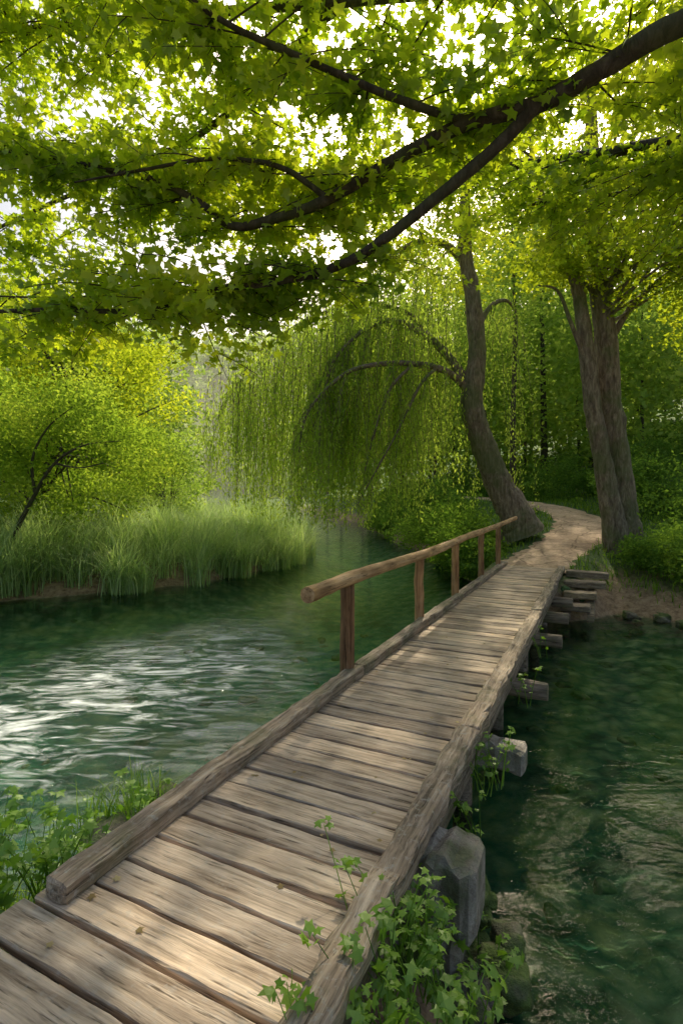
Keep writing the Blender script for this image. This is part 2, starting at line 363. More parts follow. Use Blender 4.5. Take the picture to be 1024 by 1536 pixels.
c=ramp(nt,nz,[(.3,(.16,.135,.11)),(.5,(.44,.39,.34)),(.7,(.68,.62,.55))])
c=mixc(nt,ramp(nt,nm,[(.5,(0,0,0)),(.62,(.8,.8,.8))]),c,ramp(nt,nz,[(.3,(.03,.05,.015)),(.7,(.12,.16,.05))]))
b=N(nt,'ShaderNodeBsdfPrincipled'); L(nt,c,b.inputs['Base Color']); b.inputs['Roughness'].default_value=.9
bp=N(nt,'ShaderNodeBump'); bp.inputs['Distance'].default_value=.03; L(nt,nz,bp.inputs['Height']); L(nt,bp.outputs[0],b.inputs['Normal']); L(nt,b.outputs[0],out.inputs[0])
M_pier=m
m,nt,out=newmat('bed_rock')
geo=N(nt,'ShaderNodeNewGeometry'); nz=noise(nt,geo.outputs['Position'],7,7,.7)
c=ramp(nt,nz,[(.3,(.04,.10,.04)),(.5,(.12,.20,.09)),(.7,(.36,.36,.2))])
b=N(nt,'ShaderNodeBsdfDiffuse'); L(nt,c,b.inputs[0]); L(nt,b.outputs[0],out.inputs[0]); M_bedrock=m
def rocks(name,items,mat=None):
    VV=[];FF=[];n=0
    bm=bmesh.new(); bmesh.ops.create_icosphere(bm,subdivisions=3,radius=1); bv=np.array([v.co[:] for v in bm.verts]); bf=[[v.index for v in f.verts] for f in bm.faces]; bm.free()
    for (x,y,z,r) in items:
        ph=R.random(3)*6; a=R.uniform(.7,1.25,3); a[2]*=.7
        d=1+.16*np.sin(bv[:,0]*3.1+ph[0])*np.cos(bv[:,1]*2.7+ph[1])+.1*np.sin(bv[:,2]*5+ph[2]+bv[:,0]*4)+.05*np.sin(bv[:,1]*9+ph[0])
        q=np.sign(bv)*np.abs(bv)**.8
        VV.append(q*d[:,None]*a*r+np.array([x,y,z])); FF+=[[i+n for i in f] for f in bf]; n+=len(bv)
    me=bpy.data.meshes.new(name); me.from_pydata(np.vstack(VV).tolist(),[],FF); me.polygons.foreach_set('use_smooth',np.ones(len(FF),bool)); me.materials.append(mat or M_rock); me.update()
    return link(bpy.data.objects.new(name,me))
rocks('shore_rock',[(-1.28,4.0,-.80,.2),(-1.05,3.75,-.78,.16),(-1.6,3.7,-.85,.18)])
it=[]
for _ in range(120):
    it.append((random.uniform(.15,.85),random.uniform(1.5,3.2),random.uniform(-.92,-.66),random.uniform(.03,.10)))
rocks('mossy_rocks',it)
it=[]
while len(it)<230:
    x=random.uniform(-6,7); y=random.uniform(1.5,12)
    if sdf(x,y)<-.15:
        if random.random()<.5 and x<1: continue
        it.append((x,y,float(hgt(x,y))-.03,random.uniform(.04,.12)))
rocks('riverbed_rocks',it,M_bedrock)
# stones along the water's edge of the right bank
it=[]
while len(it)<46:
    x=random.uniform(3.2,7.4); y=random.uniform(8.5,13.2); s_=float(sdf(x,y))
    if abs(s_)<.3: it.append((x,y,WZ-.02+random.uniform(-.04,.06),random.uniform(.05,.15)))
rocks('bank_stones',it)

# ------------------------------------------------------------------ bridge (local: y along, x across)
BR=empty('wooden_footbridge',(-1.583,0,0),-math.radians(26.2))
def B2W(s,t,z):
    return np.array([-1.583+s*.4415+t*.8973, s*.8973-t*.4415, z])
pl=Beams(); s=.35
while s<13.1:
    w=random.uniform(.140,.170)
    l0=-.69+random.uniform(-.03,.03)-(0.05 if s<2.1 else 0); l1=.62+random.uniform(-.02,.03)
    zt=-.109+random.uniform(-.004,.004)
    sk=random.uniform(-.008,.008)
    pl.add((l0,s+w/2+sk,zt),(l1,s+w/2-sk,zt+random.uniform(-.004,.004)),w,.042,.005,14,.0017)
    s+=w+random.uniform(.014,.028)
pl.build('deck_planks',M_deck,BR)
kb=Beams()
for a,b_ in ((2.14,5.15),(5.17,8.9),(8.93,13.15)): kb.add((-.603,a,-.047),(-.603+random.uniform(-.012,.012),b_,-.047),.125,.095,.013,30,.005,random.uniform(.3,.7))
for a,b_ in ((.8,4.3),(4.32,8.2),(8.23,12.9)): kb.add((.603,a,-.045),(.603+random.uniform(-.01,.01),b_,-.045),.14,.10,.016,34,.007,random.uniform(.5,.95))
for x_ in (-.52,0,.56): kb.add((x_,.6,-.225),(x_,13,-.225),.12,.185,.012,24,.004,.15)
kb.build('kerb_beams',M_kerb,BR)
ra=Tubes()
rp=catmull([(-.60,4.22,.80),(-.61,5.3,.815),(-.59,7.5,.80),(-.61,9.5,.83),(-.60,11.6,.84),(-.58,13.2,.87),(-.57,14.6,.9)],8)
ra.add(rp,np.linspace(.062,.046,len(rp))*(1+.04*R.normal(size=len(rp))),12,.6,.02); ra.build('handrail',M_rail,BR)
po=Tubes()
for s_,r_ in ((5.05,.066),(7.15,.06),(8.95,.057),(10.9,.055),(12.7,.055)):
    k=np.linspace(-.5,.775,9); po.add(np.c_[np.full(9,-.665)+R.normal(size=9)*.003,np.full(9,s_)+R.normal(size=9)*.003,k],np.full(9,r_)*(1+.04*R.normal(size=9)),11,None,.02)
po.build('rail_posts',M_post,BR)
su=Beams()
su.add((.30,3.32,-.355),(.88,3.34,-.355),.31,.36,.03,14,.010,.6)
su.add((.36,3.34,-.73),(.80,3.36,-.73),.34,.36,.04,14,.012,.3)
su.add((-.85,3.35,-.40),(-.3,3.35,-.40),.26,.3,.03,12,.008,.5)
su.add((.35,4.86,-.40),(.90,4.86,-.40),.20,.18,.022,12,.007,.95)
su.build('stone_piers',M_pier,BR)
sl=Tubes()
for s_ in (6.35,8.3,9.7,11.0):
    k=np.linspace(-.75,.92,9); sl.add(np.c_[k,np.full(9,s_),np.full(9,-.405)],np.full(9,.09)*(1+.03*R.normal(size=9)),12,.7,.02)
for s_ in (4.88,6.35,8.3,9.7,11.0):
    for t_ in (-.42,.42):
        k=np.linspace(-2.2,-.45,7); sl.add(np.c_[np.full(7,t_),np.full(7,s_),k],np.full(7,.075),9,.3,.02)
sl.build('support_logs',M_supp,BR)
ST=empty('timber_steps',(-1.583,0,0),-math.radians(26.2))
sb=Beams()
for s_,t0,t1,z_ in ((12.55,.72,1.5,-.10),(12.15,.70,1.45,-.24),(11.75,.72,1.3,-.39),(11.35,.7,1.2,-.55)):
    sb.add((t0,s_,z_),(t1,s_,z_),.3,.12,.015,8,.005)
sb.add((.8,12.3,-.34),(.8,11.2,-.72),.12,.12,.01,6,.004); sb.add((1.2,12.3,-.34),(1.2,11.2,-.72),.12,.12,.01,6,.004)
sb.build('step_timbers',M_step,ST)
fp=[]
for _ in range(70):
    fp.append(B2W(random.uniform(1.5,9),random.choice([-.5,-.48,.5,.1,.3,-.2])+random.gauss(0,.05),-.082))
leaves('fallen_leaves',np.array(fp),R.uniform(.018,.04,70),MAP,R.random(70),M_dead,None,.12)

# ------------------------------------------------------------------ grass blades
def blades(name,base,Hh,lean,wid,mat,rnd,az=None,parent=None):
    n=len(base); az=R.random(n)*2*math.pi if az is None else az
    k=6; u=np.linspace(0,1,k)
    dx=np.cos(az);dy=np.sin(az)
    r=lean[:,None]*Hh[:,None]*u**2.0
    z=Hh[:,None]*(u-.55*np.clip(lean,0,1.3)[:,None]*u**3)
    c=np.stack([base[:,0,None]+dx[:,None]*r,base[:,1,None]+dy[:,None]*r,base[:,2,None]+z],-1)
    tw=az+math.pi/2+R.normal(size=n)*.6
    w=wid[:,None]*(1-u**2*.95)
    off=np.stack([np.cos(tw)[:,None]*w,np.sin(tw)[:,None]*w,np.zeros_like(w)],-1)
    V=np.stack([c-off,c+off],2).reshape(-1,3)
    q=np.arange(k-1)*2; Q=np.stack([q,q+1,q+3,q+2],-1)
    idx=(np.arange(n)[:,None,None]*2*k+Q[None]).reshape(-1,4)
    return fastmesh(name,V,4,np.repeat(rnd,k-1),mat,parent,True,idx)
cx=[]
while len(cx)<370:
    x=random.uniform(-17,-1.2); y=random.uniform(10.3,26)
    s_=float(sdf(x,y))
    if -.35<s_<4.5 and (s_<2 or random.random()<.4): cx.append((x,y,max(WZ,float(hgt(x,y)))-.03))
cx=np.array(cx); per=85
base=np.repeat(cx,per,0)+np.c_[R.normal(size=(len(cx)*per,2))*.16,np.zeros(len(cx)*per)]
ch=np.repeat(R.uniform(1.1,2.3,len(cx)),per)
nn=len(base)
blades('reeds',base,ch*R.uniform(.65,1.1,nn),R.uniform(.2,1.15,nn),R.uniform(.006,.013,nn),M_reed,np.clip(np.repeat(R.random(len(cx)),per)*.45+R.random(nn)*.6,0,1))
def scat(n,x0,x1,y0,y1,cond):
    out=[]
    while len(out)<n:
        x=R.uniform(x0,x1,4000);y=R.uniform(y0,y1,4000)
        s_=sdf(x,y);pd,_=pathdist(x,y);ok=cond(x,y,s_,pd);z=hgt(x,y)
        out+=list(np.c_[x,y,z][ok])
    return np.array(out[:n])
g=scat(30000,3,20,10.0,32,lambda x,y,s,p:(s>.35)&(p>.78)&(wav(x*2,y*2)+R.normal(size=len(x))*.4>-.35))
nn=len(g); blades('bank_grass',g,R.uniform(.08,.34,nn),R.uniform(.2,.9,nn),R.uniform(.006,.014,nn),M_grass,R.random(nn))
g=scat(8000,-3.5,.75,-.5,3.7,lambda x,y,s,p:(s>.12)&((x+1.583)*.8973-y*.4415< -.72))
nn=len(g); blades('near_grass',g,R.uniform(.08,.34,nn),R.uniform(.2,.9,nn),R.uniform(.002,.005,nn),M_grass,R.random(nn))
q=np.array([(-1.56,4.0,-.85),(-1.45,3.9,-.8),(-1.75,3.9,-.85),(-1.3,3.7,-.75)])
q=np.repeat(q,60,0)+np.c_[R.normal(size=(240,2))*.07,np.zeros(240)]
blades('water_edge_grass_tuft',q,R.uniform(.2,.5,240),R.uniform(.1,.8,240),R.uniform(.003,.006,240),M_herb,R.random(240))

# ------------------------------------------------------------------ foliage volumes
def clumpy(center,rad,ncl,per,clr,shell=.45,zmin=None):
    d=R.normal(size=(ncl,3)); d/=np.linalg.norm(d,axis=1)[:,None]
    rr=R.uniform(shell,1.05,ncl)**.7
    C=np.array(center)+d*rr[:,None]*np.array(rad)
    P=np.repeat(C,per,0)+R.normal(size=(ncl*per,3))*np.array([clr,clr,clr*.6])
    r=np.clip(np.repeat(R.random(ncl),per)*.5+R.random(ncl*per)*.5,0,1)
    if zmin is not None:
        k=P[:,2]>zmin; P=P[k]; r=r[k]
    return P,r,C
def tree(name,base,top_z,crad,ncl,per,clr,lsize,mat,trunk_r=.15,bark=None,cz=None,crh=None,T=KITE,lean=(0,0)):
    e=empty(name,base)
    H=top_z-base[2]; cz=base[2]+H*.6 if cz is None else cz; crh=H*.42 if crh is None else crh
    c=(lean[0],lean[1],cz-base[2])
    P,r,C=clumpy(c,(crad,crad,crh),ncl,per,clr,.3,.1)
    tb=Tubes(); tp=catmull([(0,0,-.2),(lean[0]*.2+.1,lean[1]*.2,H*.25),(lean[0]*.6-.1,lean[1]*.6,H*.5),(lean[0],lean[1],H*.85)],5)
    tb.add(tp,np.linspace(trunk_r,.03,len(tp)),8,None,.04)
    for k in range(min(len(C),26)):
        a=tp[random.randrange(4,len(tp)-2)]; c_=C[k]; mid=(a+c_)/2+np.array([0,0,.12*np.linalg.norm(c_-a)])
        bp_=catmull([a,mid,c_],4); tb.add(bp_,np.linspace(trunk_r*.35,.012,len(bp_)),5)
    tb.build('trunk',bark or M_bark,e)
    leaves('foliage',P,R.uniform(.7,1.3,len(P))*lsize,T,r,mat,e,1.2)
    return e
gz=lambda x,y: float(hgt(x,y))
def at(x,y): return (x,y,max(WZ,gz(x,y)))
tree('yellow_green_shrub',at(-8.6,14.6),4.6,2.9,70,340,.38,.11,M_shrub,.12,M_barkd,cz=2.5,crh=2.0,lean=(1.2,0))
e=empty('leaning_alder'); tb=Tubes()
for pts,r0 in (([(-7.9,12.6,-.5),(-7.6,12.4,.5),(-7.0,12.2,1.5),(-6.5,12.1,2.2),(-5.8,12,2.6),(-5.0,12,2.7)],.07),([(-7.95,12.6,-.5),(-8.1,12.4,.7),(-8.3,12.3,1.8),(-8.2,12.2,3.0),(-7.7,12.1,3.8)],.08),([(-7.0,12.2,1.5),(-7.0,12.1,2.3),(-6.6,12,3.0),(-6.0,12,3.5)],.04),([(-6.5,12.1,2.2),(-5.9,12,2.1),(-5.3,11.9,2.2)],.025),([(-8.25,12.3,1.8),(-8.9,12.2,2.5),(-9.5,12.1,2.8)],.04)):
    q=catmull(pts,6); tb.add(q,np.linspace(r0,.01,len(q)),7,None,.03)
tb.build('trunk_and_limbs',M_barkd,e)
P_,r_,_=clumpy((-7.2,12.2,3.6),(2.6,1.0,.9),26,150,.28,.2); P2_,r2_,_=clumpy((-5.3,12,2.8),(.9,.7,.5),8,110,.22,.2)
leaves('foliage',np.vstack([P_,P2_]),R.uniform(.7,1.3,len(P_)+len(P2_))*.09,KITE,np.r_[r_,r2_],M_shrub,e,1.1)
tree('riverside_shrub',at(-11.8,15.5),5.8,3.0,60,300,.42,.12,M_shrub,.12,M_barkd,cz=3,crh=2.6)
tree('riverside_shrub',at(-6.4,19.5),3.0,2.0,40,240,.34,.12,M_far,.08,M_barkd,cz=1.6,crh=1.7)
tree('alder_tree',at(-12,24),11,4.4,90,240,.6,.19,M_yel,.22,M_barkd)
tree('alder_tree',at(-18,21),12,4.5,80,220,.6,.19,M_yel,.22,M_barkd)
tree('alder_tree',at(-16,31),12,4.6,90,220,.65,.23,M_far,.25)
tree('alder_tree',at(-19,36),15,6,90,220,.8,.28,M_far,.3)
def forest(name,spots,mat,lk,hr=(9,15)):
    PP=[];rr=[];ss=[]; tb=Tubes()
    for (x,y) in spots:
        z=max(gz(x,y),WZ); H=random.uniform(*hr); d=math.hypot(x,y); cr=H*random.uniform(.25,.33)
        ncl=int(np.clip(2200/d,26,60)); P,r,C=clumpy((x,y,z+H*.53),(cr,cr,H*.5),ncl,int(np.clip(1500/d,34,60)),cr*.19,.35,z+.2)
        PP.append(P); rr.append(np.clip(r*.8+random.uniform(-.1,.25),0,1)); ss.append(R.uniform(.7,1.3,len(P))*lk*(d**.62)*.041)
        q_=random.uniform(-.6,.6); k_=random.uniform(.5,1.3); tb.add(catmull([(x,y,z-.3),(x+.3*q_,y,z+H*.25),(x+q_*.6,y,z+H*.5),(x+q_,y,z+H*.85)],3),np.linspace(.17,.03,10)*k_,6)
    e=empty(name); tb.build('trunks',M_barkd,e)
    leaves('foliage',np.vstack(PP),np.concatenate(ss),KITE,np.concatenate(rr),mat,e,1.2)
sp1=[];sp2=[];sp3=[];tries=0
while tries<12000:
    tries+=1
    y=random.uniform(24,190); x=random.uniform(-.85,.85)*y
    s_=float(sdf(x,y)); 
    if s_<1.2: continue
    far=y>62
    tall=(not far) and y>27 and -2<x<16
    L_=sp2 if far else (sp3 if tall else sp1)
    if len(L_)>=(110 if far else (30 if tall else 60)): continue
    md=3.0 if not far else 6
    if any(math.hypot(x-a,y-b_)<md for a,b_ in L_): continue
    if y<30 and x<1: continue
    if y<75 and -.29<x/y<-.17: continue
    if float(pathdist(x,y)[0])<2.2: continue
    L_.append((x,y))
forest('distant_trees',sp1,M_far,1.0,(9,14))
forest('distant_trees',sp3,M_far,1.0,(14,20))
for _ in range(150):
    y=random.uniform(118,195); x=random.uniform(-.5,.05)*y
    if float(sdf(x,y))>2: sp2.append((x,y))
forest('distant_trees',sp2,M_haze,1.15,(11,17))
def shrubs(name,spots,mat,ls,hr):
    PP=[];rr=[]
    for (x,y) in spots:
        z=max(gz(x,y),WZ); H=random.uniform(*hr)
        P,r,C=clumpy((x,y,z+H*.45),(H*.55,H*.55,H*.5),16,100,H*.14,.2,z)
        PP.append(P);rr.append(np.clip(r*.8+random.uniform(-.1,.2),0,1))
    P=np.vstack(PP); leaves(name,P,R.uniform(.7,1.3,len(P))*ls,KITE,np.concatenate(rr),mat,None,1.0)
sp=[]
t_=0
while len(sp)<70 and t_<5000:
    t_+=1
    y=random.uniform(13.5,34); x=random.uniform(1.2,4.6) if y>18 else random.uniform(3.2,4.2)
    s_=float(sdf(x,y)); 
    if s_>-.1 and s_<4 and float(pathdist(x,y)[0])>1.3 and math.hypot(x-4.9,y-15)>.7: sp.append((x,y))
shrubs('bank_undergrowth',sp,M_bush,.11,(.7,1.9))
sp=[]
t_=0
while len(sp)<100 and t_<9000:
    t_+=1
    y=random.uniform(10.4,40); x=random.uniform(6.8,22)
    if float(sdf(x,y))>.5 and float(pathdist(x,y)[0])>1.5 and x/y<.85 and math.hypot(x-6.9,y-13.1)>.9:
        sp.append((x,y))
shrubs('forest_undergrowth',sp,M_bush,.11,(.8,2.4))
shrubs('bank_bush',[(6.6,11.4),(7.3,9.6),(7.9,9.4),(8.4,9.2),(6.9,12.0),(7.0,10.9),(7.8,11.4),(8.2,10.6),(7.6,12.2),(8.6,12.4),(7.4,10.2),(9.2,11.2)],M_bush,.08,(.7,1.5))
# ------------------------------------------------------------------ willow
WI=empty('weeping_willow_tree')
tb=Tubes()
def limb(tb,pts,rad,sub=7,sides=9,wob=.03):
    p=catmull(pts,sub); r=np.interp(np.linspace(0,1,len(p)),np.linspace(0,1,len(rad)),rad)
    tb.add(p,r,sides,None,wob); return p
limb(tb,[(5.1,15,.35),(4.86,15,.95),(4.37,15,1.88),(3.9,15,3.1),(3.66,15,4.1),(3.80,15,5.26),(3.70,15,6.94),(3.47,15,8.26),(3.49,15.1,9.8),(3.5,15.2,11.6),(3.3,15.3,13.5)],[.62,.46,.37,.33,.31,.25,.22,.19,.15,.1,.04],7,14,.05)
l1=limb(tb,[(3.68,15,4.0),(3.34,14.9,4.6),(2.59,14.7,4.98),(1.46,14.6,5.07),(.34,14.5,4.88),(-.41,14.4,4.32),(-.97,14.4,3.57),(-1.16,14.4,2.6)],[.14,.11,.09,.075,.06,.045,.03,.015])
l2=limb(tb,[(3.7,15,4.3),(3.15,15.2,5.26),(2.59,15.3,5.9),(1.84,15.4,6.4),(1.18,15.5,6.5),(.4,15.5,6.1),(-.3,15.5,5.4),(-.7,15.5,4.5)],[.15,.13,.11,.09,.07,.055,.04,.02])
l3=limb(tb,[(3.47,15,8.0),(2.9,15,8.5),(2.2,15,8.6),(1.2,15.3,8.2),(0,15.5,7.6),(-1.5,15.8,6.6)],[.12,.1,.08,.06,.04,.02])
l4=limb(tb,[(1.9,14.6,5.0),(1.3,14.3,4.3),(.9,14.2,3.2),(.6,14.2,2.0)],[.05,.04,.03,.012])
l5=limb(tb,[(2.6,14.7,4.95),(2.1,14.2,4.4),(1.5,14,3.2),(.9,13.9,2.1),(.4,13.9,1.2)],[.05,.04,.03,.02,.01])
l6=limb(tb,[(1.2,15.5,6.5),(.5,15,6.0),(-.2,14.8,5.2),(-.5,14.7,4.2),(-.8,14.6,3.2)],[.06,.05,.04,.03,.012])
l7=limb(tb,[(2.59,15.3,5.9),(1.9,15.9,6.9),(.6,16.4,7.3),(-1,16.8,7.0),(-2.6,17,6.0),(-3.4,17,4.8)],[.09,.08,.065,.05,.035,.015])
l8=limb(tb,[(3.75,15,6),(4.3,15.4,6.9),(4.9,15.8,7.2),(5.3,16,6.8)],[.1,.07,.05,.02])
SP=[];SR=[]
def strand(p0,Ln,dirx,diry,spc=.042,spread=.07):
    k=int(Ln/spc); u=np.linspace(0,1,max(k,4))
    out=math.sqrt(Ln)*.35
    x=p0[0]+dirx*out*np.sqrt(u)+.05*np.sin(u*7+p0[0]*9); y=p0[1]+diry*out*np.sqrt(u)
    z=p0[2]+.18*np.sin(u*2.4)*(Ln>1)-Ln*u
    q=np.c_[x,y,z]; SP.append(q+R.normal(size=q.shape)*spread); SR.append(np.clip(random.random()*.5+R.random(len(q))*.5,0,1))
    st=q[::max(1,len(q)//6)]
    if len(st)>2: tb.add(st,np.linspace(.008,.003,len(st)),3)
for lm,cnt in ((l1,70),(l2,85),(l3,70),(l4,14),(l5,16),(l6,30),(l7,140),(l8,16)):
    for _ in range(cnt):
        p0=lm[random.randrange(int(len(lm)*.2),len(lm))]
        bot=random.uniform(.3,3.4); a=random.random()*6.28
        strand(p0+np.array([0,0,.03]),max(.5,p0[2]-bot),math.cos(a)*1.1-.3,math.sin(a)*1.3)
for _ in range(470):
    x=random.uniform(-4.2,3.2); y=16.6+random.uniform(-2.0,3.0)
    zt=7.6-.11*(x-1.4)**2+random.uniform(-1.5,.6)
    bot=random.uniform(.35,2.6)+max(0,(-x-2.2))*.7+max(0,x-1.2)*.9
    if zt-bot>.6: strand(np.array([x,y,zt]),zt-bot,random.uniform(-.5,.2),random.uniform(-.3,.3))
tb.build('trunk_and_limbs',M_bark,WI)
SPa=np.vstack(SP); leaves('foliage_strands',SPa,R.uniform(.7,1.3,len(SPa))*.11,WIL,np.concatenate(SR),M_willow,WI,1,True)
P1,r1,_=clumpy((2.6,15.5,9.8),(2.6,2.2,2.6),32,300,.38,.3); leaves('foliage_crown',P1,R.uniform(.7,1.3,len(P1))*.12,KITE,r1,M_yel,WI,1.1)
# ------------------------------------------------------------------ right pair of trunks
RT=empty('twin_trunk_tree'); tb=Tubes()
limb(tb,[(6.75,13.0,.1),(6.6,13,.9),(6.38,13,2.2),(6.12,13,3.6),(5.95,13,5.1),(5.74,13,6.5),(5.35,13,7.5),(4.8,12.8,8.6),(4.4,12.6,10)],[.36,.26,.22,.2,.18,.15,.12,.09,.04],7,12,.05)
limb(tb,[(7.05,13.3,.1),(6.98,13.3,1.0),(6.86,13.3,2.2),(6.66,13.3,3.8),(6.58,13.3,5.4),(6.35,13.3,7.0),(6.25,13.3,8.7),(6.2,13.3,11),(6.3,13.3,13)],[.5,.38,.33,.29,.26,.22,.18,.12,.05],7,13,.05)
limb(tb,[(6.0,13,4.6),(5.5,12.8,5.6),(5.1,12.6,6.3),(4.6,12.5,6.4)],[.07,.05,.035,.015])
limb(tb,[(6.6,13.3,5.2),(7.2,13.1,6.2),(8,12.8,6.9),(9,12.6,7.1)],[.1,.07,.05,.02])
limb(tb,[(6.4,13.3,6.8),(5.6,12.6,8),(4.6,12,8.8),(3.8,11.5,9)],[.1,.07,.05,.02])
PP=[];rr=[]
for c,rd,nc in (((6.8,12.6,9.6),(3.2,2.4,3.0),80),((8.3,12,6.6),(1.8,1.8,1.5),36),((5.4,12.2,7.4),(1.5,1.3,1.2),16),((9.3,11.5,8.5),(2.2,2,2.2),28)):
    P_,r_,C_=clumpy(c,rd,nc,230,.33,.2); PP.append(P_); rr.append(r_)
    for k in range(0,nc,3):
        a=np.array([6.4,13.2,random.uniform(5.5,9.5)]); bq=catmull([a,(a+C_[k])/2+np.array([0,0,.2]),C_[k]],4); tb.add(bq,np.linspace(.045,.01,len(bq)),5)
tb.build('trunk_and_limbs',M_bark,RT)
PP=np.vstack(PP); leaves('foliage',PP,R.uniform(.7,1.3,len(PP))*.12,KITE,np.concatenate(rr),M_yel,RT,1.0)
e=empty('slender_tree'); tb=Tubes()
limb(tb,[(7.1,22,.9),(7.05,22,4),(7.15,22,8),(7.0,22,13)],[.13,.11,.09,.04]); tb.build('trunk',M_barkd,e)
P_,r_,_=clumpy((7,22,11),(2.6,2.6,3),50,150,.45,.2); leaves('foliage',P_,R.uniform(.7,1.3,len(P_))*.17,KITE,r_,M_far,e,1.1)

# ------------------------------------------------------------------ overhanging maple
MT=empty('overhanging_maple_tree'); tb=Tubes()
limb(tb,[(8.0,3.4,-.4),(7.9,3.4,1),(7.6,3.4,3),(7.0,3.5,4.6),(6.9,3.6,6.5),(6.5,4,8.5)],[.5,.38,.33,.28,.2,.1],6,14,.05)
b1=limb(tb,[(7.1,3.5,4.4),(5.2,3.7,5.15),(3.6,3.9,5.25),(2.56,4,5.1),(2.04,4.2,4.91),(1.64,4.4,4.79),(1.08,4.6,4.76),(.53,4.8,4.6),(-.14,5,4.32),(-.59,5.1,4.21),(-1.05,5.2,4.17),(-1.40,5.3,4.45),(-1.90,5.4,4.74),(-2.42,5.5,4.9),(-3.02,5.6,5.1),(-3.9,5.7,5.26),(-5,5.8,5.4)],[.17,.13,.10,.088,.08,.072,.062,.058,.052,.048,.042,.036,.033,.03,.026,.02,.012],6,10,.05)
b2=limb(tb,[(1.62,4.4,4.78),(1.28,4.5,4.47),(.79,4.6,4.10),(.28,4.7,3.74),(-.13,4.8,3.58),(-.69,4.9,3.50),(-1.2,5,3.475),(-1.8,5.1,3.32),(-2.94,5.2,3.355),(-3.6,5.3,3.36),(-4.4,5.3,3.3)],[.058,.054,.05,.045,.04,.036,.032,.028,.022,.016,.01],6,9,.05)
b3=limb(tb,[(1.08,4.6,4.78),(.495,4.5,4.89),(-.34,4.4,5.17),(-.92,4.3,5.36),(-1.4,4.2,5.6),(-2.2,4.1,5.9)],[.04,.034,.028,.022,.018,.01],6,8,.05)
b4=limb(tb,[(-.14,5,4.34),(-.5,4.9,4.54),(-.87,4.9,4.63),(-1.3,5,4.70),(-1.9,5.1,4.66),(-2.6,5.2,4.6)],[.03,.026,.022,.02,.015,.008],6,8,.05)
b5=limb(tb,[(-1.3,5.0,3.46),(-2,5.3,3.6),(-2.8,5.6,3.62),(-4,5.9,3.75)],[.02,.018,.014,.008],6,7,.05)
u1=limb(tb,[(7.0,3.6,5.6),(4,5,6.6),(0,6,7.1),(-4,6.5,7.2),(-8,7,7.0)],[.15,.09,.06,.03,.01])
u2=limb(tb,[(7.0,3.6,5.2),(5,7,6.3),(1.5,9,6.9),(-3.5,9.5,6.6)],[.14,.09,.06,.03])
u4=limb(tb,[(7.0,3.7,5.0),(6.2,6,5.7),(5.2,8,6.2),(3,9,6.4)],[.1,.07,.05,.03])
u3=limb(tb,[(4,5,6.6),(2,4.5,7.0),(-1,4.2,7.2),(-4,4.5,6.8)],[.07,.05,.03,.01])
u5=limb(tb,[(0,6,7.1),(-2,7.5,6.6),(-5,8.5,6.0),(-7,9,5.4)],[.06,.045,.03,.015])
LP=[];LR=[]
def spray(p0,d,Ln,dens,r0):
    d=d/np.linalg.norm(d); n=7; u=np.linspace(0,1,n)
    bend=R.normal(size=3)*.12; q=p0+d*Ln*u[:,None]+bend*Ln*(u**2)[:,None]; q[:,2]-=.16*Ln*u**2
    tb.add(q,np.linspace(r0,.003,n),4)
    k=int(Ln*dens); f=R.uniform(.15,1.0,k)
    pos=np.stack([np.interp(f,u,q[:,i]) for i in range(3)],-1)
    side=R.normal(size=(k,3))*np.array([.10,.10,.06]); LP.append(pos+side); LR.append(np.clip(random.random()*.4+R.random(k)*.6,0,1))
    return q
def grow(lm,cnt,lr,start=.0,up=(-.25,.5),dens=36,sub=3,back=False):
    for _ in range(cnt):
        p0=lm[random.randrange(int(len(lm)*start),len(lm))]; a=random.random()*6.28
        if back: a=random.uniform(-.25,3.4)
        d=np.array([math.cos(a),math.sin(a),random.uniform(*up)]); Ln=random.uniform(*lr)
        q=spray(p0,d,Ln,dens,.004+.006*Ln)
        for j in range(sub):
            k=random.randrange(2,6); aa=a+random.choice([-1,1])*random.uniform(.5,1.1)
            spray(q[k],np.array([math.cos(aa),math.sin(aa),random.uniform(-.35,.3)]),random.uniform(.25,.65)*min(1.2,Ln),dens*1.1,.005)
grow(b1,70,(.5,1.4),.2,(.1,.8),back=True)
grow(b2,40,(.4,1.0),.35,(-.1,.5),back=True)
grow(b3,32,(.5,1.3),.1,(.1,.8),back=True)
grow(b4,18,(.4,1.0),.1,(0,.6),back=True)
grow(b5,24,(.4,1.1),.1,(-.9,.3))
grow(u3,52,(.7,1.8),.15,(-.3,.4))
grow(u1,98,(.8,2.2),.1,(-.3,.4))
grow(u2,88,(.8,2.4),.1,(-.5,.3))
grow(u4,55,(.7,1.8),.1,(-.6,.4))
grow(u5,60,(.7,2.0),.1,(-.9,.3))
tb.build('trunk_and_branches',M_barkd,MT)
LPa=np.vstack(LP); LRa=np.concatenate(LR)
leaves('foliage',LPa,R.uniform(.6,1.3,len(LPa))*.110,MAP,LRa,M_maple,MT,1.0)

